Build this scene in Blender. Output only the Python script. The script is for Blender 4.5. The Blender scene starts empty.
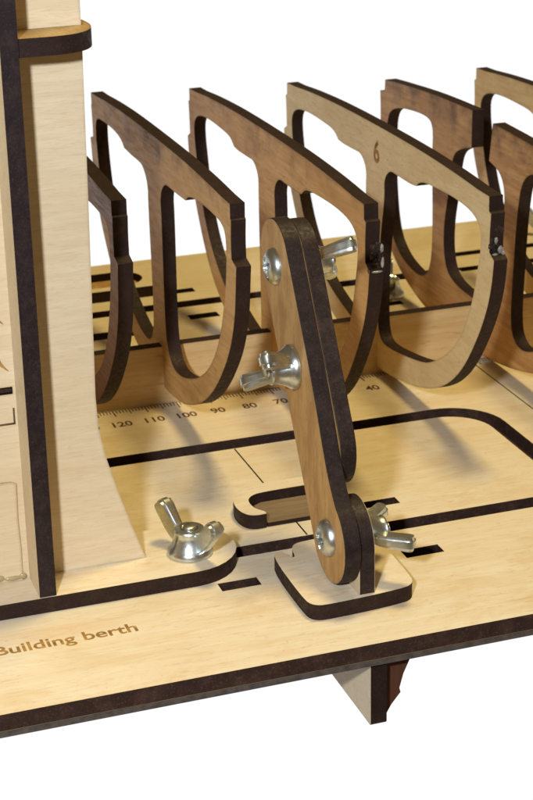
import bpy, bmesh, math, random
from mathutils import Vector, Matrix, noise
from mathutils.geometry import tessellate_polygon
random.seed(7)
MM = 0.001                       # everything below is written in millimetres
scene = bpy.context.scene
COL = scene.collection

# ------------------------------------------------------------------ materials
def nodes_of(name):
    m = bpy.data.materials.new(name); m.use_nodes = True
    nt = m.node_tree; nt.nodes.clear()
    out = nt.nodes.new('ShaderNodeOutputMaterial'); b = nt.nodes.new('ShaderNodeBsdfPrincipled')
    nt.links.new(b.outputs[0], out.inputs[0])
    return m, nt, b

def N(nt, kind, **kw):
    n = nt.nodes.new(kind)
    for k, v in kw.items(): setattr(n, k, v)
    return n

def coords(nt, scale, rot=(0, 0, 0), loc=(0, 0, 0)):
    tc = N(nt, 'ShaderNodeTexCoord'); mp = N(nt, 'ShaderNodeMapping')
    mp.inputs['Scale'].default_value = [s / MM for s in scale]
    mp.inputs['Rotation'].default_value = rot
    mp.inputs['Location'].default_value = loc
    nt.links.new(tc.outputs['Object'], mp.inputs['Vector'])
    return mp.outputs[0]

def tex(nt, vec, scale=1.0, detail=4, rough=0.6, dist=0.0):
    n = N(nt, 'ShaderNodeTexNoise'); n.inputs['Scale'].default_value = scale
    n.inputs['Detail'].default_value = detail; n.inputs['Roughness'].default_value = rough
    n.inputs['Distortion'].default_value = dist
    nt.links.new(vec, n.inputs['Vector']); return n.outputs['Fac']

def ramp(nt, fac, a, b, va=0.0, vb=1.0):
    n = N(nt, 'ShaderNodeMapRange', interpolation_type='SMOOTHSTEP')
    for k, v in (('From Min', a), ('From Max', b), ('To Min', va), ('To Max', vb)): n.inputs[k].default_value = v
    nt.links.new(fac, n.inputs['Value']); return n.outputs['Result']

def mix(nt, fac, a, b, mode='MIX'):
    n = N(nt, 'ShaderNodeMix', data_type='RGBA', blend_type=mode)
    for s, v in ((n.inputs[0], fac), (n.inputs[6], a), (n.inputs[7], b)):
        if hasattr(v, 'is_linked'): nt.links.new(v, s)
        elif isinstance(v, (int, float)): s.default_value = v
        else: s.default_value = (*v, 1)
    return n.outputs[2]

def mul(nt, a, b, op='MULTIPLY'):
    n = N(nt, 'ShaderNodeMath', operation=op)
    for s, v in ((n.inputs[0], a), (n.inputs[1], b)):
        if hasattr(v, 'is_linked'): nt.links.new(v, s)
        else: s.default_value = v
    return n.outputs[0]

def plywood(name, pale, tan, grain=(0.012, 0.5, 0.5), stain=0.25, stain_col=(0.16, 0.07, 0.025), top_burn=None, scuff=False,
            seed=0.0, speck=0.5, rough=0.55, halo=0.5, marks=None):
    m, nt, b = nodes_of(name)
    v = coords(nt, grain, loc=(seed, seed * 1.7, seed * .6))
    iso = coords(nt, (0.05, 0.05, 0.05), loc=(seed * 3, seed, seed))
    g1 = tex(nt, v, 1.0, 6, 0.65, 0.6)                       # long growth bands
    g2 = tex(nt, coords(nt, [g * 4.0 for g in grain], loc=(seed, 0, 0)), 1.0, 3, 0.7)   # fine fibre
    col = mix(nt, ramp(nt, g1, .34, .68), pale, tan)
    col = mix(nt, ramp(nt, g2, .50, .75, 0, .32), col, [c * .62 for c in tan])
    # thin growth-ring veins
    vn = mul(nt, mul(nt, tex(nt, coords(nt, [g * .7 for g in grain], loc=(seed, 5, 2)), 1.0, 3, .55, 1.2), .5, 'SUBTRACT'), 1, 'ABSOLUTE')
    col = mix(nt, ramp(nt, vn, .022, .0, 0, .30), col, [tan[0] * .86, tan[1] * .74, tan[2] * .58])
    # short dark pores
    pores = tex(nt, coords(nt, [g * 9 if g < .1 else g * 3.2 for g in grain]), 1.0, 2, .5)
    col = mix(nt, ramp(nt, pores, .63, .74, 0, speck), col, [tan[0] * .45, tan[1] * .38, tan[2] * .3])
    # blotches
    bl = tex(nt, iso, 1.0, 5, 0.6)
    col = mix(nt, ramp(nt, bl, .5, .8, 0, stain), col, stain_col)
    col = mix(nt, ramp(nt, tex(nt, coords(nt, (.02, .02, .02), loc=(seed, 3, 1)), 1, 2), .3, .7, 0, .35), col, [tan[0] * .9, tan[1] * .84, tan[2] * .72])
    if scuff:
        s1 = tex(nt, coords(nt, (.035, .05, .05), loc=(2, 7, 1)), 1, 6, .7, .8)
        col = mix(nt, ramp(nt, s1, .47, .70, 0, .5), col, (0.60, 0.43, 0.23))
        s2 = tex(nt, coords(nt, (.12, .5, .5), loc=(3, 1, 1)), 1, 4, .75, 1.5)
        col = mix(nt, ramp(nt, s2, .59, .68, 0, .45), col, (0.50, 0.35, 0.18))
        s3 = tex(nt, coords(nt, (.9, 1.3, 1.3)), 1, 2, .6)
        col = mix(nt, ramp(nt, s3, .66, .78, 0, .5), col, (0.38, 0.24, 0.11))
    if halo:                                                 # laser smoke left along every cut edge
        bev = N(nt, 'ShaderNodeBevel'); bev.samples = 6; bev.inputs['Radius'].default_value = 1.3 * MM
        geo = N(nt, 'ShaderNodeNewGeometry')
        d = N(nt, 'ShaderNodeVectorMath', operation='DOT_PRODUCT')
        nt.links.new(bev.outputs[0], d.inputs[0]); nt.links.new(geo.outputs['True Normal'], d.inputs[1])
        e = ramp(nt, d.outputs['Value'], .995, .80, 0, 1)
        col = mix(nt, mul(nt, mul(nt, e, ramp(nt, bl, .3, .65, .4, 1.)), halo), col, (0.09, 0.04, 0.018))
    if top_burn:
        z0, z1, k = top_burn
        tc = N(nt, 'ShaderNodeTexCoord'); sp = N(nt, 'ShaderNodeSeparateXYZ')
        nt.links.new(tc.outputs['Object'], sp.inputs[0])
        n = tex(nt, coords(nt, (.09, .09, .09), loc=(seed, 9, 4)), 1, 4)
        zz = mul(nt, sp.outputs['Z'], mul(nt, mul(nt, n, .5, 'SUBTRACT'), .035), 'ADD')
        bf = ramp(nt, zz, z0 * MM, z1 * MM, 0, k)
        col = mix(nt, bf, col, (0.10, 0.042, 0.016))
    if marks:                                                # scorched halo round burnt-in lettering
        for (x, y, rx, ry, k) in marks:
            tc = N(nt, 'ShaderNodeTexCoord'); mp = N(nt, 'ShaderNodeMapping', vector_type='TEXTURE')
            mp.inputs['Location'].default_value = (x * MM, y * MM, 0); mp.inputs['Scale'].default_value = (rx * MM, ry * MM, 1)
            nt.links.new(tc.outputs['Object'], mp.inputs[0])
            ln = N(nt, 'ShaderNodeVectorMath', operation='LENGTH'); nt.links.new(mp.outputs[0], ln.inputs[0])
            col = mix(nt, ramp(nt, ln.outputs['Value'], 1.0, .3, 0, k), col, (.55, .27, .08))
    nt.links.new(col, b.inputs['Base Color'])
    b.inputs['Roughness'].default_value = rough
    nt.links.new(ramp(nt, g2, .3, .8, rough - .08, rough + .14), b.inputs['Roughness'])
    b.inputs['Specular IOR Level'].default_value = 0.35
    bp = N(nt, 'ShaderNodeBump'); bp.inputs['Strength'].default_value = .35; bp.inputs['Distance'].default_value = .12 * MM
    nt.links.new(mul(nt, g2, pores, 'ADD'), bp.inputs['Height']); nt.links.new(bp.outputs[0], b.inputs['Normal'])
    return m

def burnt(name, a=(0.020, 0.0095, 0.0075), c=(0.034, 0.017, 0.013), rough=.62):
    m, nt, b = nodes_of(name)
    n = tex(nt, coords(nt, (.25, .25, .25)), 1, 5, .7)
    s = tex(nt, coords(nt, (.9, .9, .9)), 1, 3, .6)
    col = mix(nt, ramp(nt, n, .42, .78), a, c)
    fn = tex(nt, coords(nt, (2.2, 2.2, 2.2)), 1, 2, .5)
    col = mix(nt, ramp(nt, fn, .55, .75, 0, .35), col, [k * 2.2 for k in c])
    nt.links.new(col, b.inputs['Base Color'])
    nt.links.new(ramp(nt, s, .3, .7, rough - .12, rough + .15), b.inputs['Roughness'])
    b.inputs['Specular IOR Level'].default_value = .22
    bp = N(nt, 'ShaderNodeBump'); bp.inputs['Strength'].default_value = .5; bp.inputs['Distance'].default_value = .15 * MM
    nt.links.new(s, bp.inputs['Height']); nt.links.new(bp.outputs[0], b.inputs['Normal'])
    return m

def plain(name, col, rough=.5, metal=0.0, spec=.5, vary=.15):
    m, nt, b = nodes_of(name)
    n = tex(nt, coords(nt, (.4, .4, .4)), 1, 4, .6)
    nt.links.new(mix(nt, ramp(nt, n, .3, .7), col, [c * (1 - vary) for c in col]), b.inputs['Base Color'])
    nt.links.new(ramp(nt, n, .3, .7, rough * .8, rough * 1.25), b.inputs['Roughness'])
    b.inputs['Metallic'].default_value = metal; b.inputs['Specular IOR Level'].default_value = spec
    return m, nt, b

PALE, TAN = (0.73, 0.65, 0.515), (0.685, 0.575, 0.415)
M_BOARD = plywood('birch_ply_board', PALE, TAN, (0.024, 0.22, 0.22), .16, (0.45, .25, .09), seed=1.3, speck=.22, halo=.0, scuff=True,
                  marks=[(-46, -121.5, 20, 4.6, .22)])
M_TOWER = plywood('birch_ply_upright', (0.70, 0.585, 0.41), (0.64, 0.52, 0.35), (0.045, 0.4, 0.5), .10, (0.4, .26, .12), seed=4.1, speck=.12, halo=.35)
M_RAIL = plywood('birch_ply_rail', (0.70, 0.52, 0.28), (0.60, 0.41, 0.19), (0.02, 0.3, 0.35), .12, (0.3, .15, .06), seed=8.2, halo=.3)
M_CLAMP = plywood('birch_ply_clamp', (0.56, 0.345, 0.135), (0.38, 0.21, 0.075), (0.3, 0.2, 0.05), .65, (0.20, .09, .03), seed=2.2, speck=.4, halo=.4)
M_FRAME = [
    plywood('dark_reddish_ply', (0.27, 0.12, 0.055), (0.19, 0.08, 0.035), (0.3, 0.03, 0.3), .45, (0.12, .05, .02), (74, 92, .6), seed=3.3, halo=.6),  # base colour redder and darker than the other frames
    plywood('tan_ply', (0.68, 0.43, 0.18), (0.52, 0.30, 0.11), (0.3, 0.03, 0.3), .4, (0.20, .09, .03), (76, 90, .75), seed=5.7, halo=.6),
    plywood('orange_ply', (0.68, 0.41, 0.15), (0.54, 0.29, 0.09), (0.3, 0.03, 0.3), .5, (0.17, .07, .025), (73, 90, .55), seed=6.9, halo=.6),
    plywood('pale_ply', (0.78, 0.62, 0.345), (0.68, 0.52, 0.27), (0.3, 0.05, 0.3), .12, (0.3, .17, .07), None, seed=9.1, halo=.4),
    plywood('burnt_brown_ply', (0.58, 0.34, 0.13), (0.40, 0.20, 0.07), (0.3, 0.03, 0.3), .7, (0.09, .035, .015), (68, 84, .95), seed=7.4, halo=.7),
    plywood('honey_ply', (0.74, 0.54, 0.23), (0.62, 0.41, 0.15), (0.3, 0.03, 0.3), .35, (0.2, .09, .03), (75, 92, .5), seed=2.8, halo=.5),
]
M_EDGE = burnt('laser_burnt_edge')
M_EDGE2 = burnt('laser_burnt_edge_soot', (0.016, 0.0095, 0.010), (0.036, 0.021, 0.019), .55)
M_EDGE3 = burnt('laser_burnt_edge_worn', (0.020, 0.012, 0.011), (0.046, 0.029, 0.024), .5)
M_GREY = plywood('grey_brown_ply', (0.26, 0.195, 0.12), (0.17, 0.12, 0.07), (.03, .3, .3), .3, (.15, .1, .06), seed=3.9, halo=0)  # greyer and darker than the board ply
M_BRACE_SHADE = plywood('shaded_brace_ply', (0.12, 0.045, 0.026), (0.08, 0.03, 0.018), (.3, .3, .05), .3, (.05, .02, .01), seed=5.9, halo=.4)  # leg brace: shade under the board put into a dark base colour
M_VOID = burnt('slot_shade_backing', (0.035, 0.018, 0.012), (0.06, 0.032, 0.02), .8)  # dark base colour stands in for the shade inside cut slots
M_BEDGE = burnt('board_burnt_edge', (0.036, 0.018, 0.013), (0.075, 0.040, 0.028), .6)
M_INK, _, _ = plain('burnt_lettering', (0.14, 0.07, 0.024), .8, vary=.6)
M_INK2, _, _ = plain('golden_burnt_lettering', (0.42, 0.23, 0.055), .8, vary=.55)
M_SCREW, _, _ = plain('zinc_screw', (0.68, 0.73, 0.74), .32, 1.0, vary=.3)
M_ZINC, nt, b = plain('zinc_casting', (0.68, 0.73, 0.74), .3, 1.0, vary=.25)
bp = N(nt, 'ShaderNodeBump'); bp.inputs['Strength'].default_value = .16; bp.inputs['Distance'].default_value = .3 * MM
nt.links.new(tex(nt, coords(nt, (.35, .35, .35)), 1, 3, .55), bp.inputs['Height']); nt.links.new(bp.outputs[0], b.inputs['Normal'])
M_GLUE, nt, b = plain('dried_glue', (0.55, 0.53, 0.48), .12)
b.inputs['Transmission Weight'].default_value = .55
M_AMBER, nt, b = plain('amber_glue', (0.42, 0.33, 0.17), .2)
M_EDGE_SHADE, nt, b = plain('underside_shade', (0.11, 0.085, 0.07), .8, vary=.5)  # grey edge colour imitates shade below the board's front edge

# ------------------------------------------------------------------ object helpers
def tag(o, label=None, cat=None, group=None, kind=None):
    for k, v in (('label', label), ('category', cat), ('group', group), ('kind', kind)):
        if v: o[k] = v
    return o

BASE = {}
def thing(name, base, label, cat, group=None):
    o = bpy.data.objects.new(name, None); COL.objects.link(o)
    o.empty_display_size = .01
    o.location = Vector(base) * MM; BASE[o.name] = Vector(base)
    return tag(o, label, cat, group)

def link(name, me, parent=None, sharp=35):
    """me holds world millimetres; it is stored in metres relative to its thing's base"""
    b = BASE.get(parent.name, Vector()) if parent else Vector()
    for v in me.vertices: v.co = (v.co - b) * MM
    if sharp:
        me.polygons.foreach_set('use_smooth', [True] * len(me.polygons))
        me.set_sharp_from_angle(angle=math.radians(sharp))
    o = bpy.data.objects.new(name, me); COL.objects.link(o)
    if parent:
        o.parent = parent; BASE[o.name] = b
    return o

AX = {'x': lambda a, b, c: (c, a, b), 'y': lambda a, b, c: (a, c, b), 'z': lambda a, b, c: (a, b, c)}
def plate_bm(bm, plane, c0, c1, outline, holes=(), mface=0, medge=1):
    """flat sheet cut to an outline; c0..c1 is its thickness along the axis"""
    f = AX[plane]; loops = [list(outline)] + [list(h) for h in holes]
    flat = [p for l in loops for p in l]
    A = [bm.verts.new(f(p[0], p[1], c0)) for p in flat]; B = [bm.verts.new(f(p[0], p[1], c1)) for p in flat]
    for t in tessellate_polygon([[Vector((p[0], p[1], 0)) for p in l] for l in loops]):
        for V, flip in ((A, 0), (B, 1)):
            try:
                fc = bm.faces.new([V[i] for i in (t[::-1] if flip else t)]); fc.material_index = mface
            except ValueError: pass
    k = 0
    for l in loops:
        n = len(l)
        for i in range(n):
            fc = bm.faces.new((A[k + i], A[k + (i + 1) % n], B[k + (i + 1) % n], B[k + i])); fc.material_index = medge
        k += n

def plate(name, parent, plane, c0, c1, outline, holes=(), face=None, edge=None, soft=0, rim=1):
    bm = bmesh.new(); plate_bm(bm, plane, c0, c1, outline, holes)
    bmesh.ops.recalc_face_normals(bm, faces=bm.faces)
    me = bpy.data.meshes.new(name); bm.to_mesh(me); bm.free()
    me.materials.append(face or M_BOARD); me.materials.append(edge or M_EDGE)
    o = link(name, me, parent, 30)
    if soft:
        md = o.modifiers.new('soft_edge', 'BEVEL'); md.width = soft * MM; md.segments = 2; md.limit_method = 'ANGLE'; md.angle_limit = math.radians(60); md.material = rim
    return o

def smooth(pts, it=2):
    """corner cutting; a point written (a, b, 1) stays sharp"""
    P = [(p[0], p[1], p[2] if len(p) > 2 else 0) for p in pts]
    for _ in range(it):
        Q = []; n = len(P)
        for i in range(n):
            a, p, c = P[i - 1], P[i], P[(i + 1) % n]
            if p[2]: Q.append(p); continue
            Q.append((p[0] * .75 + a[0] * .25, p[1] * .75 + a[1] * .25, 0))
            Q.append((p[0] * .75 + c[0] * .25, p[1] * .75 + c[1] * .25, 0))
        P = Q
    return [(p[0], p[1]) for p in P]

def rrect(x0, y0, x1, y1, r=1.0, n=4):
    out = []
    for cx, cy, a in ((x1 - r, y1 - r, 0), (x0 + r, y1 - r, 90), (x0 + r, y0 + r, 180), (x1 - r, y0 + r, 270)):
        for i in range(n + 1):
            t = math.radians(a + 90 * i / n); out.append((cx + r * math.cos(t), cy + r * math.sin(t)))
    return out

def box_bm(bm, x0, x1, y0, y1, z0, z1, mi=0):
    vs = [bm.verts.new((x, y, z)) for x in (x0, x1) for y in (y0, y1) for z in (z0, z1)]
    for q in ((0, 1, 3, 2), (4, 6, 7, 5), (0, 4, 5, 1), (2, 3, 7, 6), (0, 2, 6, 4), (1, 5, 7, 3)):
        bm.faces.new([vs[i] for i in q]).material_index = mi

def finish(name, bm, mats, parent, sharp=35, mat=None):
    if mat is not None: bmesh.ops.transform(bm, matrix=mat, verts=bm.verts)
    bmesh.ops.recalc_face_normals(bm, faces=bm.faces)
    me = bpy.data.meshes.new(name); bm.to_mesh(me); bm.free()
    for m in (mats if isinstance(mats, (list, tuple)) else [mats]): me.materials.append(m)
    return link(name, me, parent, sharp)

def lathe(bm, prof, n=40):
    rings = []
    for r, z in prof:
        rings.append([bm.verts.new((r * math.cos(2 * math.pi * i / n), r * math.sin(2 * math.pi * i / n), z)) for i in range(n)] if r > 1e-6 else [bm.verts.new((0, 0, z))])
    for a, c in zip(rings, rings[1:]):
        for i in range(n):
            j = (i + 1) % n
            if len(a) == 1: bm.faces.new((a[0], c[i], c[j]))
            elif len(c) == 1: bm.faces.new((a[i], a[j], c[0]))
            else: bm.faces.new((a[i], a[j], c[j], c[i]))

def frame_of(pos, axis, spin=0.0):
    q = Vector(axis).normalized().to_track_quat('Z', 'Y').to_matrix().to_4x4()
    return Matrix.Translation(Vector(pos)) @ q @ Matrix.Rotation(spin, 4, 'Z')

def wing_nut(parent, pos, axis, spin=0.0, name='wing_nut', bolt_len=8.4, k=1.0):
    M = frame_of(pos, axis, spin) @ Matrix.Scale(k, 4)
    bm = bmesh.new()
    lathe(bm, [(0, 0), (5.6, 0), (5.9, .35), (5.9, 1.3), (5.4, 1.9), (4.6, 3.2), (3.95, 5.0), (3.8, 6.2), (4.0, 6.7), (3.8, 7.1), (2.3, 7.15), (2.2, 6.4), (0, 6.4)], 36)
    body = finish(name, bm, M_ZINC, parent, 40, M)
    for s in (1, -1):                                       # the two cast ears, thick and rounded
        bm = bmesh.new()
        out = smooth([(2.6, 1.4), (5.4, 1.6), (8.2, 4.2), (10.2, 6.9), (12.2, 9.6), (12.0, 11.0), (10.4, 12.3), (8.6, 12.0), (6.3, 9.2), (4.2, 6.8), (2.6, 6.0)], 2)
        plate_bm(bm, 'y', -1, 1, [(s * a, b) for a, b in out], mface=0, medge=0)
        bmesh.ops.recalc_face_normals(bm, faces=bm.faces)
        bmesh.ops.bevel(bm, geom=[e for e in bm.edges if e.is_manifold and e.calc_face_angle(0) > 1.2], offset=.55, segments=3, affect='EDGES')
        for v in bm.verts:                                   # ear grows thicker outward, like the casting
            v.co.y *= .95 + .105 * abs(v.co.x)
        finish('wing', bm, M_ZINC, body, 45, M)
    bm = bmesh.new()                                        # threaded end of the bolt
    prof = [(0, 5.2)]; z = 5.2
    while z < bolt_len - .4:
        prof += [(1.95, z), (1.65, z + .35)]; z += .7
    prof += [(1.8, bolt_len - .2), (1.4, bolt_len), (0, bolt_len)]
    lathe(bm, prof, 20)
    finish('bolt', bm, M_SCREW, body, 30, M)
    return body

def screw_head(parent, pos, axis, r=4.6, spin=.4):
    bm = bmesh.new(); n, m = 64, 22
    rings = [[bm.verts.new((0, 0, 2.3))]]
    for j in range(1, m + 1):
        q = j / m
        rings.append([bm.verts.new((r * q * math.cos(2 * math.pi * i / n), r * q * math.sin(2 * math.pi * i / n), 2.3 * (1 - q ** 3.2) ** .6 + .25)) for i in range(n)])
    rings.append([bm.verts.new((v.co.x, v.co.y, 0)) for v in rings[-1]])
    for i in range(n): bm.faces.new((rings[0][0], rings[1][i], rings[1][(i + 1) % n]))
    for a, c in zip(rings[1:], rings[2:]):
        for i in range(n): bm.faces.new((a[i], c[i], c[(i + 1) % n], a[(i + 1) % n]))
    for v in bm.verts:                                      # cross recess
        x, y = v.co.x, v.co.y
        for a, c in ((x, y), (y, x)):
            if abs(a) < .62 and abs(c) < 2.5: v.co.z = min(v.co.z, 1.0 + .35 * abs(c) / 2.5)
    return finish('screw_head', bm, M_SCREW, parent, 30, frame_of(pos, axis, spin))

def text_mesh(name, body, parent, mat, x0, y0, w, h, plane_z=None, wall=None, thick=.03, bold=0.0):
    """flat lettering burnt into a face: fitted to w x h millimetres"""
    cu = bpy.data.curves.new(name, 'FONT'); cu.body = body; cu.size = 5; cu.extrude = thick; cu.offset = bold; cu.resolution_u = 4
    o = bpy.data.objects.new(name, cu); COL.objects.link(o)
    bpy.context.view_layer.update()
    me = bpy.data.meshes.new_from_object(o.evaluated_get(bpy.context.evaluated_depsgraph_get()))
    bpy.data.objects.remove(o)
    xs = [v.co.x for v in me.vertices]; ys = [v.co.y for v in me.vertices]
    ax, ay = min(xs), 0.0 if any(c in 'gpqy' for c in body) else min(ys)
    sx = w / (max(xs) - ax); sy = h / (max(ys) - ay)
    for v in me.vertices:
        a, b, c = x0 + (v.co.x - ax) * sx, y0 + (v.co.y - ay) * sy, v.co.z
        v.co = (a, b, plane_z + c) if wall is None else wall(a, b, c)
    me.materials.clear(); me.materials.append(mat)
    return link(name, me, parent, 0)

# ------------------------------------------------------------------ the building berth board
berth = thing('berth_board', (0, 4, -22.7), 'wide pale birch plywood base board with laser cut slots, ruler scale and burnt lettering', 'base board')
slot = [(-72, -22.9), (90, -22.9)]
for i in range(1, 11):
    t = math.radians(90 - 9 * i); slot.append((90 + 16 * math.cos(t), -38.9 + 16 * math.sin(t)))
for i in range(0, 11):
    t = math.radians(-9 * i); slot.append((90 + 16 * math.cos(t), -80.0 + 16 * math.sin(t)))
slot += [(-14, -96.0), (-14, -90.3), (88, -90.3)]
for i in range(0, 11):
    t = math.radians(-90 + 9 * i); slot.append((90 + 10.6 * math.cos(t), -79.7 + 10.6 * math.sin(t)))
for i in range(0, 11):
    t = math.radians(9 * i); slot.append((88 + 12.6 * math.cos(t), -42.0 + 12.6 * math.sin(t)))
slot += [(-72, -29.4)]
R4 = lambda x0, y0, x1, y1: [(x0, y0), (x1, y0), (x1, y1), (x0, y1)]
holes = [slot,
         R4(-4.4, -112.0, 5.6, -107.8), R4(44.0, -111.6, 54.2, -107.2), R4(43.5, -80.8, 55.2, -76.8),
         R4(25.2, -90.0, 25.65, -29.7),
         R4(117.8, -140, 118.25, 9.5),
         # far half of the board
         R4(-60, 97.4, 150, 104.0), R4(46.6, 83.6, 57.2, 88.6), R4(45.5, 113.0, 57.2, 117.6), R4(-60, 75.0, 24.5, 82.0),
         R4(113, 71.5, 121, 75.5), R4(155, 97.6, 235, 102.4), R4(160, 115.6, 235, 120.4)]
plate('board', berth, 'z', -4.0, 0.0, [(-150, -149), (250, -149), (250, 157), (-150, 157)], holes, edge=M_BEDGE)
plate('backing_sheet', berth, 'z', -6.0, -4.35, [(-149.2, -148.5), (249, -148.5), (249, 156), (-149.2, 156)], face=M_VOID, edge=M_EDGE_SHADE)
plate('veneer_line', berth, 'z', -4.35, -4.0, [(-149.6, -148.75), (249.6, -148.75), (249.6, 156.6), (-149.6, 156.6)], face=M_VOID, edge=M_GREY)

# longitudinal rail that the frames stand in
rail = plate('rail', berth, 'y', 12.0, 16.0,
             [(-60, .02), (240, .02), (240, 18.3), (-60, 18.3)], face=M_RAIL, edge=M_EDGE)

# legs under the board
for lx in (20, -110, 170):
    lg = plate('leg', berth, 'x', lx, lx + 4, [(-147, -6.05), (-60, -6.05), (-66, -22.7), (-146.6, -22.7), (-147, -22.2)], face=M_TOWER, edge=M_EDGE)
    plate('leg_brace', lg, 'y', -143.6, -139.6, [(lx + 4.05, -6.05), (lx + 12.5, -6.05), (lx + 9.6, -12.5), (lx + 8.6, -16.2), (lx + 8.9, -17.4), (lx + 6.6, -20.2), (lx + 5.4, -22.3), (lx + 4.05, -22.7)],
          face=M_BRACE_SHADE, edge=M_EDGE)
# ruler ticks and numbers, burnt in
bm = bmesh.new()
for i in range(-70, 130):
    x = i; L = 4.6 if i % 10 == 0 else 3.6 if i % 5 == 0 else 2.3
    w = .17 if i % 10 else .22
    box_bm(bm, x - w, x + w, 11.3 - L, 11.3, .0, .03)
box_bm(bm, -70, 130, 11.32, 11.65, 0, .03)
finish('ruler_ticks', bm, M_INK, berth, 0)
for val, x in ((130, -10), (120, 0), (110, 10), (100, 20), (90, 30), (80, 40), (70, 50), (60, 60), (50, 70), (40, 80)):
    s = str(val); w = 5.9 if len(s) == 3 else 4.4
    text_mesh('ruler_number', s, berth, M_INK, x - w / 2 + (.3 if s[0] == '1' else 0), -1.6, w, 3.9, 0.0, bold=.10)
text_mesh('lettering', 'Building berth', berth, M_INK2, -61.9, -123.6, 33.4, 4.0, 0.0, bold=.08)

# ------------------------------------------------------------------ ship frames
C = 14.0
outF1 = [(20.6, 6.6), (34.9, 11.3), (46.3, 17.2), (55.5, 24), (62.8, 31.2), (69, 38.4), (72.8, 45), (75.6, 52.5), (76.8, 60.9), (77.5, 65.1, 1), (73.7, 66.2, 1),
         (73.5, 71), (74.1, 76.6, 1), (73.4, 77, 1), (73.5, 80.8, 1), (66, 81.0, 1), (50, 82.0), (25, 82.8)]
holF1 = [(7.2, 60), (6.6, 66.5), (11.5, 71), (17, 71.3), (23.7, 71.2), (32.9, 71.5, 1), (36.5, 73.6), (45.6, 74.6), (58, 74.5), (67.2, 73.8), (69.6, 70), (69.0, 62), (66.8, 53), (61.2, 39.9),
         (52, 29.2), (41.8, 22.6), (33.7, 19.0), (21.8, 15.4), (12.2, 15.2), (7.2, 20.5), (6.2, 30.2)]
outF3 = [(15.8, 3.2), (30, 5.6), (39.9, 8.3), (47.5, 11.0), (57, 16.2), (66, 24), (74.0, 34.8), (79.6, 44.6), (82.4, 53), (83.3, 60.2, 1), (80.4, 61.7, 1), (80.4, 67),
         (80.9, 72.4, 1), (79.6, 72.8, 1), (79.5, 76.8, 1), (72, 77.0, 1), (55, 78.2), (25, 79.2)]
holF3 = [(7.6, 58), (7.1, 64.1), (11.5, 67.8), (17, 67.6), (27, 67.4), (31.2, 67.8, 1), (35, 70.2), (46.8, 70.8), (60, 71.0), (70.5, 69.8), (75.2, 66.3), (75.0, 60.6), (73.7, 56.0), (71.2, 46.3), (65.7, 35.1), (57.8, 26.3), (46, 18.8), (36.6, 15.2), (17.5, 10.9), (9.5, 11.3), (7.4, 16), (7.4, 30)]

def frame_shape(out, hol, ku=1.0, kz=1.0, dz=0.0, near=None):
    o = [(p[0] * ku, p[1] * kz + dz, *p[2:]) for p in out]
    h = [(p[0] * ku if p[0] > 12 else p[0], p[1] * kz + dz, *p[2:]) for p in hol]
    zb = o[0][1]
    bottom = [(0, zb - 1.6)]
    full = bottom + o + [(-p[0], *p[1:]) for p in reversed(o)]
    full = smooth(full, 2)
    hs = smooth(h, 2); hn = smooth(near, 2) if near else hs
    return [(C - u, z) for u, z in full], [[(C - u, z) for u, z in hn], [(C + u, z) for u, z in hs]]

GROUP = 'plywood hull frames standing across the rail'
def hull_frame(x, mat, label, shape, glue=None, edge=M_EDGE, poly=None):
    t = thing('hull_frame', (x, C, 0), label, 'hull frame', GROUP)
    if poly: o, hs = poly
    else: o, hs = shape
    plate('frame_plate', t, 'x', x, x + 4.0, o, hs, face=mat, edge=edge)
    if glue:
        bm = bmesh.new()
        for (dx, y, z, a, b, c) in glue:
            g = bmesh.ops.create_icosphere(bm, subdivisions=3, radius=1)
            for v in g['verts']:
                n = noise.noise(v.co * 1.7 + Vector((x, y, z))) * .35 + 1
                v.co = Vector((x + dx + v.co.x * a * n, y + v.co.y * b * n, z + v.co.z * c * n))
        g = finish('glue_blob', bm, M_GLUE, t, 0)
        for p in g.data.polygons: p.use_smooth = True
        tag(g, 'glint of dried glue in the charred notch')
        bm = bmesh.new(); rr = random.Random(int(x))
        for (dx, y, z, a, b, c) in glue:
            for k in range(5):
                q = bmesh.ops.create_icosphere(bm, subdivisions=2, radius=1)
                ox, oz, r = rr.uniform(.3, 3.7), z + rr.uniform(-3, 4), rr.uniform(.35, .8)
                for v in q['verts']:
                    n = 1 + noise.noise(v.co * 2.3 + Vector((ox, oz, k))) * .7
                    v.co = Vector((x + ox + v.co.x * r * n, y + .6 + v.co.y * r * n * .8, oz + v.co.z * r * n * 1.3))
        finish('charred_crumb', bm, M_EDGE3, t, 0)
    return t

hull_frame(-13, M_FRAME[0], 'dark reddish hull frame half hidden behind the pale upright, nearest to it', frame_shape(outF1, holF1, .935, .99, 3.6))
hull_frame(16.7, M_FRAME[1], 'tan hull frame over the ruler number 100, first whole one right of the upright', frame_shape(outF1, holF1))
hull_frame(51.4, M_FRAME[2], 'orange brown hull frame directly behind the bolted clamp arm', frame_shape(outF3, holF3, .985, 1.018),
           glue=[(3.7, -67.4, 66.8, .5, .5, 1.1), (3.8, -67.7, 63.2, .45, .5, 1.6), (2.2, -68.0, 60.8, 1.5, .5, .35)])
f3 = hull_frame(86.4, M_FRAME[3], 'palest hull frame, burnt with the number 6 in the middle of its beam', frame_shape(outF3, holF3, near=holF3[:-4] + [(9.5, 11.0), (4.2, 12.4), (2.3, 17), (2.3, 28), (4.0, 44)]),
                glue=[(2.9, -67.2, 62.4, .8, .45, 1.0), (1.2, -67.3, 61.2, .8, .4, .4), (3.6, -67.3, 61.4, .5, .5, .7), (1.6, -67.0, 65.0, .5, .35, .9)])
text_mesh('number', '6', f3, M_INK2, -15.2, 67.6, 4.6, 7.0, wall=lambda a, b, c: (86.4 - .01 - c, -a - 0.0, b), bold=.12)
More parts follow.
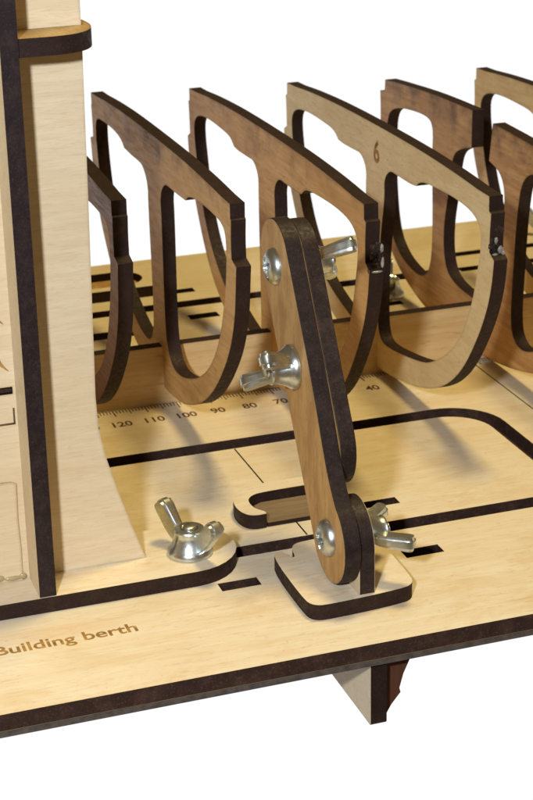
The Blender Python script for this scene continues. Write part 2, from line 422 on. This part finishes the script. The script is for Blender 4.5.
# the frame with an open well in the middle
p4 = [(14, 2), (34, 2.6), (54, 4.2), (70, 8.6), (84, 15.6), (91, 24), (95, 36), (96.6, 48), (97, 58.5, 1), (94, 60, 1), (94, 66), (94.4, 71, 1), (90.4, 71.6, 1), (89.9, 75.6, 1), (80, 76.4, 1),
      (50, 78.5), (19.4, 79.2, 1), (19.5, 67.4, 1), (26, 65.8), (32.4, 62.8), (34.6, 57), (36.6, 47), (39.2, 38), (39.4, 29), (36.4, 22), (28, 19.4), (10, 19.0), (1, 21), (-3, 27), (-4.0, 38), (-4.4, 50),
      (-4.6, 59.5), (-1, 64.6), (6.8, 66.2, 1), (4.8, 78.2, 1), (-22, 77.4), (-48, 75.6, 1), (-56, 74.6, 1), (-56.5, 71, 1), (-58, 71, 1), (-57.5, 60, 1), (-61, 58.5, 1), (-60.5, 50), (-57, 36), (-48, 20), (-36, 11), (-18, 6), (0, 3)]
h4a = [(49.6, 58), (48.9, 68, 0), (54, 70.4), (70, 69.4), (82, 67.4), (87.5, 63.6), (88.3, 55), (88.2, 40), (84.4, 23), (76, 16.8), (66, 14.4), (57, 14.0), (50.6, 18), (48.4, 27), (48.6, 42)]
h4b = [(-15.6, 64.6), (-21, 69.0), (-30, 69.4), (-42, 69.0), (-50, 66.8), (-52.5, 60), (-51, 48), (-46, 34), (-38, 22), (-28, 15.6), (-18.5, 12.8), (-12.5, 15.4), (-11.0, 22), (-11.6, 32), (-12.4, 45), (-13.6, 56.6)]
hull_frame(121, M_FRAME[4], 'scorched brown hull frame split by an open gap in its top beam', None, poly=(smooth(p4, 2), [smooth(h4a, 2), smooth(h4b, 2)]))
hull_frame(156, M_FRAME[5], 'honey coloured hull frame farthest to the right, only its far half in view', frame_shape(outF3, holF3, .972, .995))

# ------------------------------------------------------------------ upright on its foot plate
tw = thing('upright_stand', (-36, -95, 0), 'tall pale plywood upright with a flared foot, dark edged fin and round ended foot plate', 'stand')
foot = [(-100, -107.3)] + [(-9 + 13.4 * math.sin(math.radians(a)), -94.0 - 13.4 * math.cos(math.radians(a))) for a in range(0, 181, 12)] + [(-100, -80.6)]
plate('foot_plate', tw, 'z', .02, 4.0, foot, face=M_BOARD)
pan = [(-80, 4.02), (-18.6, 4.02), (-19.4, 5.6), (-22.2, 14), (-25.2, 24), (-27.6, 33), (-28.8, 40), (-29.1, 48), (-28.1, 96), (-27.5, 130), (-27.2, 230), (-80, 230)]
slotp = [(-80 + 14, 51.8), (-48.9, 51.8), (-48.9, 55.2), (-66, 55.2)]
panel = plate('panel', tw, 'y', -95.5, -91.5, pan, [[(-66.6, 51.7), (-48.6, 51.7), (-48.6, 53.5), (-66.6, 53.5)]], face=M_TOWER)
fin = plate('fin', tw, 'x', -47.9, -43.9, [(-107.0, 4.02), (-95.52, 4.02), (-95.52, 225), (-107.4, 225), (-107.2, 130)], face=M_TOWER, edge=M_EDGE2)
capo = [(-43.88, -106.6), (-37, -106.9), (-32.0, -106.2), (-28.4, -103.8), (-26.0, -99.5), (-25.3, -94), (-25.8, -89), (-27.1, -89), (-27.3, -95.56), (-43.88, -95.56)]
plate('round_bracket', tw, 'z', 131.2, 135.2, smooth([(a, b, 1 if i in (0, 6, 7, 8, 9) else 0) for i, (a, b) in enumerate(capo)], 2), face=M_FRAME[5], edge=M_EDGE)
plate('slot_shade_sheet', panel, 'y', -94.0, -91.4, [(-66.5, 51.3), (-48.4, 51.3), (-48.4, 55.7), (-66.5, 55.7)], face=M_VOID)  # added dark sheet, keeps light from showing through the slot
# engraved lines and curls on the panel, left of the fin
bm = bmesh.new()
box_bm(bm, -66, -48.5, -95.62, -95.48, 44.1, 44.55); box_bm(bm, -48.9, -48.5, -95.62, -95.48, 44.5, 48.2)
finish('scored_line', bm, M_INK, panel, 0)
bm = bmesh.new()
for zc, xo in ((60, -51.2), (66.5, -53.0), (71.5, -51.6), (80.5, -52.2), (89, -52.6), (97, -53.2)):
    pts = []
    for k in range(9):
        t = k / 8; pts.append((xo - 2.4 * math.sin(t * 2.3) + 2.0, zc + 5.2 * (t - .5), .45 * math.sin(math.pi * t) + .1))
    L = [(x - w, z) for x, z, w in pts] + [(x + w, z) for x, z, w in reversed(pts)]
    plate_bm(bm, 'y', -95.6, -95.49, L, mface=0, medge=0)
finish('engraved_curls', bm, M_INK2, panel, 0)
plate('raised_panel', panel, 'y', -96.1, -95.52, [(-79, 4.05), (-49.7, 4.05), (-49.5, 12), (-49.75, 20), (-49.5, 29.2), (-50.6, 29.8), (-79, 30.4)], face=M_TOWER, edge=M_RAIL)
bm = bmesh.new()                                            # glue squeezed out at the bottom
for (gx, gz, rx, rz) in ((-52, 4.8, 2.2, .6), (-55.5, 5.2, 1.4, .9), (-49.6, 5.0, .9, .8)):
    g = bmesh.ops.create_icosphere(bm, subdivisions=3, radius=1)
    for v in g['verts']: v.co = Vector((gx + v.co.x * rx, -96.1 + v.co.y * .5, gz + v.co.z * rz))
gb = finish('glue_bead', bm, M_AMBER, panel, 0)
for p in gb.data.polygons: p.use_smooth = True
for (x, y) in ((-7.9, -97.0),):
    wing_nut(tw, (x, y, 4.0), (0.0, 0, 1), math.radians(112), bolt_len=8.0, k=.96)

# ------------------------------------------------------------------ the bolted clamp
cl = thing('clamp', (24, -118, 0), 'leaning double wooden arm bolted with three shiny wing nuts to a rounded foot', 'clamp')
ft = [(10.4, -104.6), (13.6, -103.9), (14.1, -107.6), (15.6, -108.8), (16.2, -104.2), (17.4, -101.8), (20, -100.8), (34, -100.4), (37.2, -101.6), (38.4, -105), (38.0, -128), (37.0, -131.6), (34, -133.3), (14.2, -134.6), (10.9, -133.6), (9.9, -130)]
plate('clamp_foot', cl, 'z', .02, 4.0, smooth(ft, 2))
def capsule(a, b, r, n=18):
    a, b = Vector(a), Vector(b); d = (b - a).normalized(); ang = math.atan2(d.y, d.x); out = []
    for c, s in ((b, -90), (a, 90)):
        for i in range(n + 1):
            t = ang + math.radians(s + 180 * i / n); out.append((c.x + r * math.cos(t), c.y + r * math.sin(t)))
    return out
PIV, TOP = (-123.2, 15.2), (-88.4, 72.4)
LOWB = (-111.2, 34.6)
def arm_outline():
    """rounded bar whose near edge has a shallow waist above the pivot disc"""
    P, T = Vector((-123.4, 15.3)), Vector((-87.6, 73.6)); d = (T - P).normalized(); n = Vector((-d.y, d.x)); L = (T - P).length
    g = lambda s_, w_: tuple(P + d * s_ + n * w_)
    out = [g(11 * math.sin(math.radians(a)) * -1, 11 * math.cos(math.radians(a))) for a in range(-32, 181, 9)]
    out += [g(14, -10.6), g(L * .6, -10.4)]
    out += [g(L + 10.4 * math.sin(math.radians(a)), -10.4 * math.cos(math.radians(a))) for a in range(0, 181, 9)]
    out += [g(L * .6, 10.2), g(30, 9.6), g(21, 8.7), g(15, 8.35), g(11, 8.5)]
    return out
plate('front_arm', cl, 'x', 18.7, 22.68, arm_outline(), face=M_CLAMP, edge=M_EDGE2, soft=.3)
plate('rear_arm', cl, 'x', 22.72, 26.7, capsule(LOWB, (-88.6, 73.2), 10.4), face=M_CLAMP, edge=M_EDGE3, soft=.45)
br = [(-133.0, 4.02), (-113.6, 4.02)] + [(-123.2 + 9.8 * math.cos(math.radians(a)), 15.0 + 9.8 * math.sin(math.radians(a))) for a in range(0, 181, 10)]
plate('bracket', cl, 'x', 22.72, 26.7, br, face=M_TOWER, edge=M_EDGE3, soft=.35, rim=0)
screw_head(cl, (18.7, -88.4, 72.4), (-1, 0, 0), spin=.5)
screw_head(cl, (18.7, -123.6, 15.6), (-1, 0, 0), spin=.1)
wing_nut(cl, (26.7, -88.2, 72.4), (1, 0, 0), math.radians(-37), k=.87)
wing_nut(cl, (26.7, -123.2, 15.2), (1, 0, 0), math.radians(1), k=.88)
wing_nut(cl, (18.7, -101.2, 51.0), (-1, 0, 0), math.radians(35), k=.94)

# ------------------------------------------------------------------ hook shaped spacers and loose far nuts
sp = thing('hooked_spacer', (26, -72, 0), 'small rounded hook of plywood lying flat behind the clamp foot', 'spacer')
ring = [(40, -63.6, 1), (21, -63.4), (15.5, -65.0), (12.2, -69), (10.9, -74), (11.1, -78.5), (12.4, -81.4), (14.5, -82.4), (17.2, -82.2, 1), (17.2, -80.8, 1), (15.2, -78), (15.0, -73), (16.8, -70.3), (20, -69.0), (40, -69.0, 1)]
plate('hook_plate', sp, 'z', .02, 4.0, smooth(ring, 2))
plate('inner_tongue', sp, 'z', .02, 1.2, [(17.6, -82.0), (40, -82.0), (40, -69.3), (20, -69.3), (17.4, -70.8)], face=M_GREY)
sp2 = thing('slotted_spacer', (26, 116, 0), 'slotted plywood strip lying at the far left side of the board behind the rail', 'spacer')
ro = [(-30, 113.5), (42, 113.5)] + [(42 + 6 * math.sin(math.radians(a)), 119.5 - 6 * math.cos(math.radians(a))) for a in range(15, 90, 15)] + [(48, 138), (-30, 138)]
rh = [(-20, 117.6)] + [(32.5 + 8.2 * math.sin(math.radians(a)), 125.8 - 8.2 * math.cos(math.radians(a))) for a in range(0, 181, 15)] + [(-20, 134)]
plate('strip_plate', sp2, 'z', .02, 4.0, ro, [rh])
plate('inner_tongue', sp2, 'z', .02, 1.2, [(-19, 118), (36, 118), (39.5, 122), (39.5, 130), (35, 133.6), (-19, 133.6)], face=M_CLAMP)
def loose_nut(x, y, spin, label, z=0.0):
    t = thing('wing_nut', (x, y, z), label, 'wing nut', 'loose wing nuts on the far side of the board')
    wing_nut(t, (x, y, z), (0, 0, 1), math.radians(spin), name='nut_body', k=.92)
loose_nut(119.5, 82, 70, 'shiny wing nut on the far side of the board between the middle frames')
loose_nut(206, 127, 150, 'wing nut at the far right edge, seen through the split frame')

# ------------------------------------------------------------------ world, lamps, camera
w = bpy.data.worlds.new('World'); scene.world = w; w.use_nodes = True
nt = w.node_tree; nt.nodes.clear()
out = N(nt, 'ShaderNodeOutputWorld'); bg = N(nt, 'ShaderNodeBackground')
tc = N(nt, 'ShaderNodeTexCoord'); spz = N(nt, 'ShaderNodeSeparateXYZ'); nt.links.new(tc.outputs['Generated'], spz.inputs[0])
f = ramp(nt, spz.outputs['Z'], -.06, .10)
# world painted white ahead and below, dimmed behind the camera to weaken the fill
hd = N(nt, 'ShaderNodeVectorMath', operation='DOT_PRODUCT'); nt.links.new(tc.outputs['Generated'], hd.inputs[0]); hd.inputs[1].default_value = (.318, .948, 0)
f = mul(nt, f, ramp(nt, hd.outputs['Value'], -.05, .35, 1, 0), 'MAXIMUM')
nt.links.new(mix(nt, f, (1.02, 1.02, 1.02), (.15, .105, .055)), bg.inputs[0])
nt.links.new(bg.outputs[0], out.inputs[0]); bg.inputs[1].default_value = 1.0

def lamp(name, loc, target, size, power, col, spread=180):
    l = bpy.data.lights.new(name, 'AREA'); l.shape = 'DISK'; l.size = size * MM; l.energy = power; l.color = col
    o = bpy.data.objects.new(name, l); COL.objects.link(o); o.location = Vector(loc) * MM
    o.rotation_euler = (Vector(target) - Vector(loc)).to_track_quat('-Z', 'Y').to_euler(); return o
lamp('flash_lamp', (-200, -490, 272), (20, -40, 30), 28, 2.5, (.88, .93, .97))
lamp('room_lamp', (210, 0, 1050), (40, 0, 0), 210, 7.9, (1.0, .79, .33))

cam = bpy.data.cameras.new('camera'); co = bpy.data.objects.new('camera', cam); COL.objects.link(co)
r, u, fw = Vector((0.94550812, -0.32498467, -0.01998399)), Vector((0.13716011, 0.34188478, 0.92967839)), Vector((0.295299, 0.88175947, -0.36782976))
Mx = Matrix((r, u, -fw)).transposed().to_4x4(); Mx.translation = Vector((-118.047, -487.851, 204.688)) * MM
co.matrix_world = Mx
cam.sensor_fit = 'VERTICAL'; cam.sensor_height = 24; cam.lens = 24 * 1823.576 / 800
cam.clip_start = .01; cam.clip_end = 50
cam.dof.use_dof = True; cam.dof.focus_distance = .42; cam.dof.aperture_fstop = 48
scene.camera = co
scene.view_settings.view_transform = 'Standard'; scene.view_settings.look = 'None'
scene.view_settings.exposure = 0; scene.view_settings.gamma = 1
scene.render.film_transparent = False
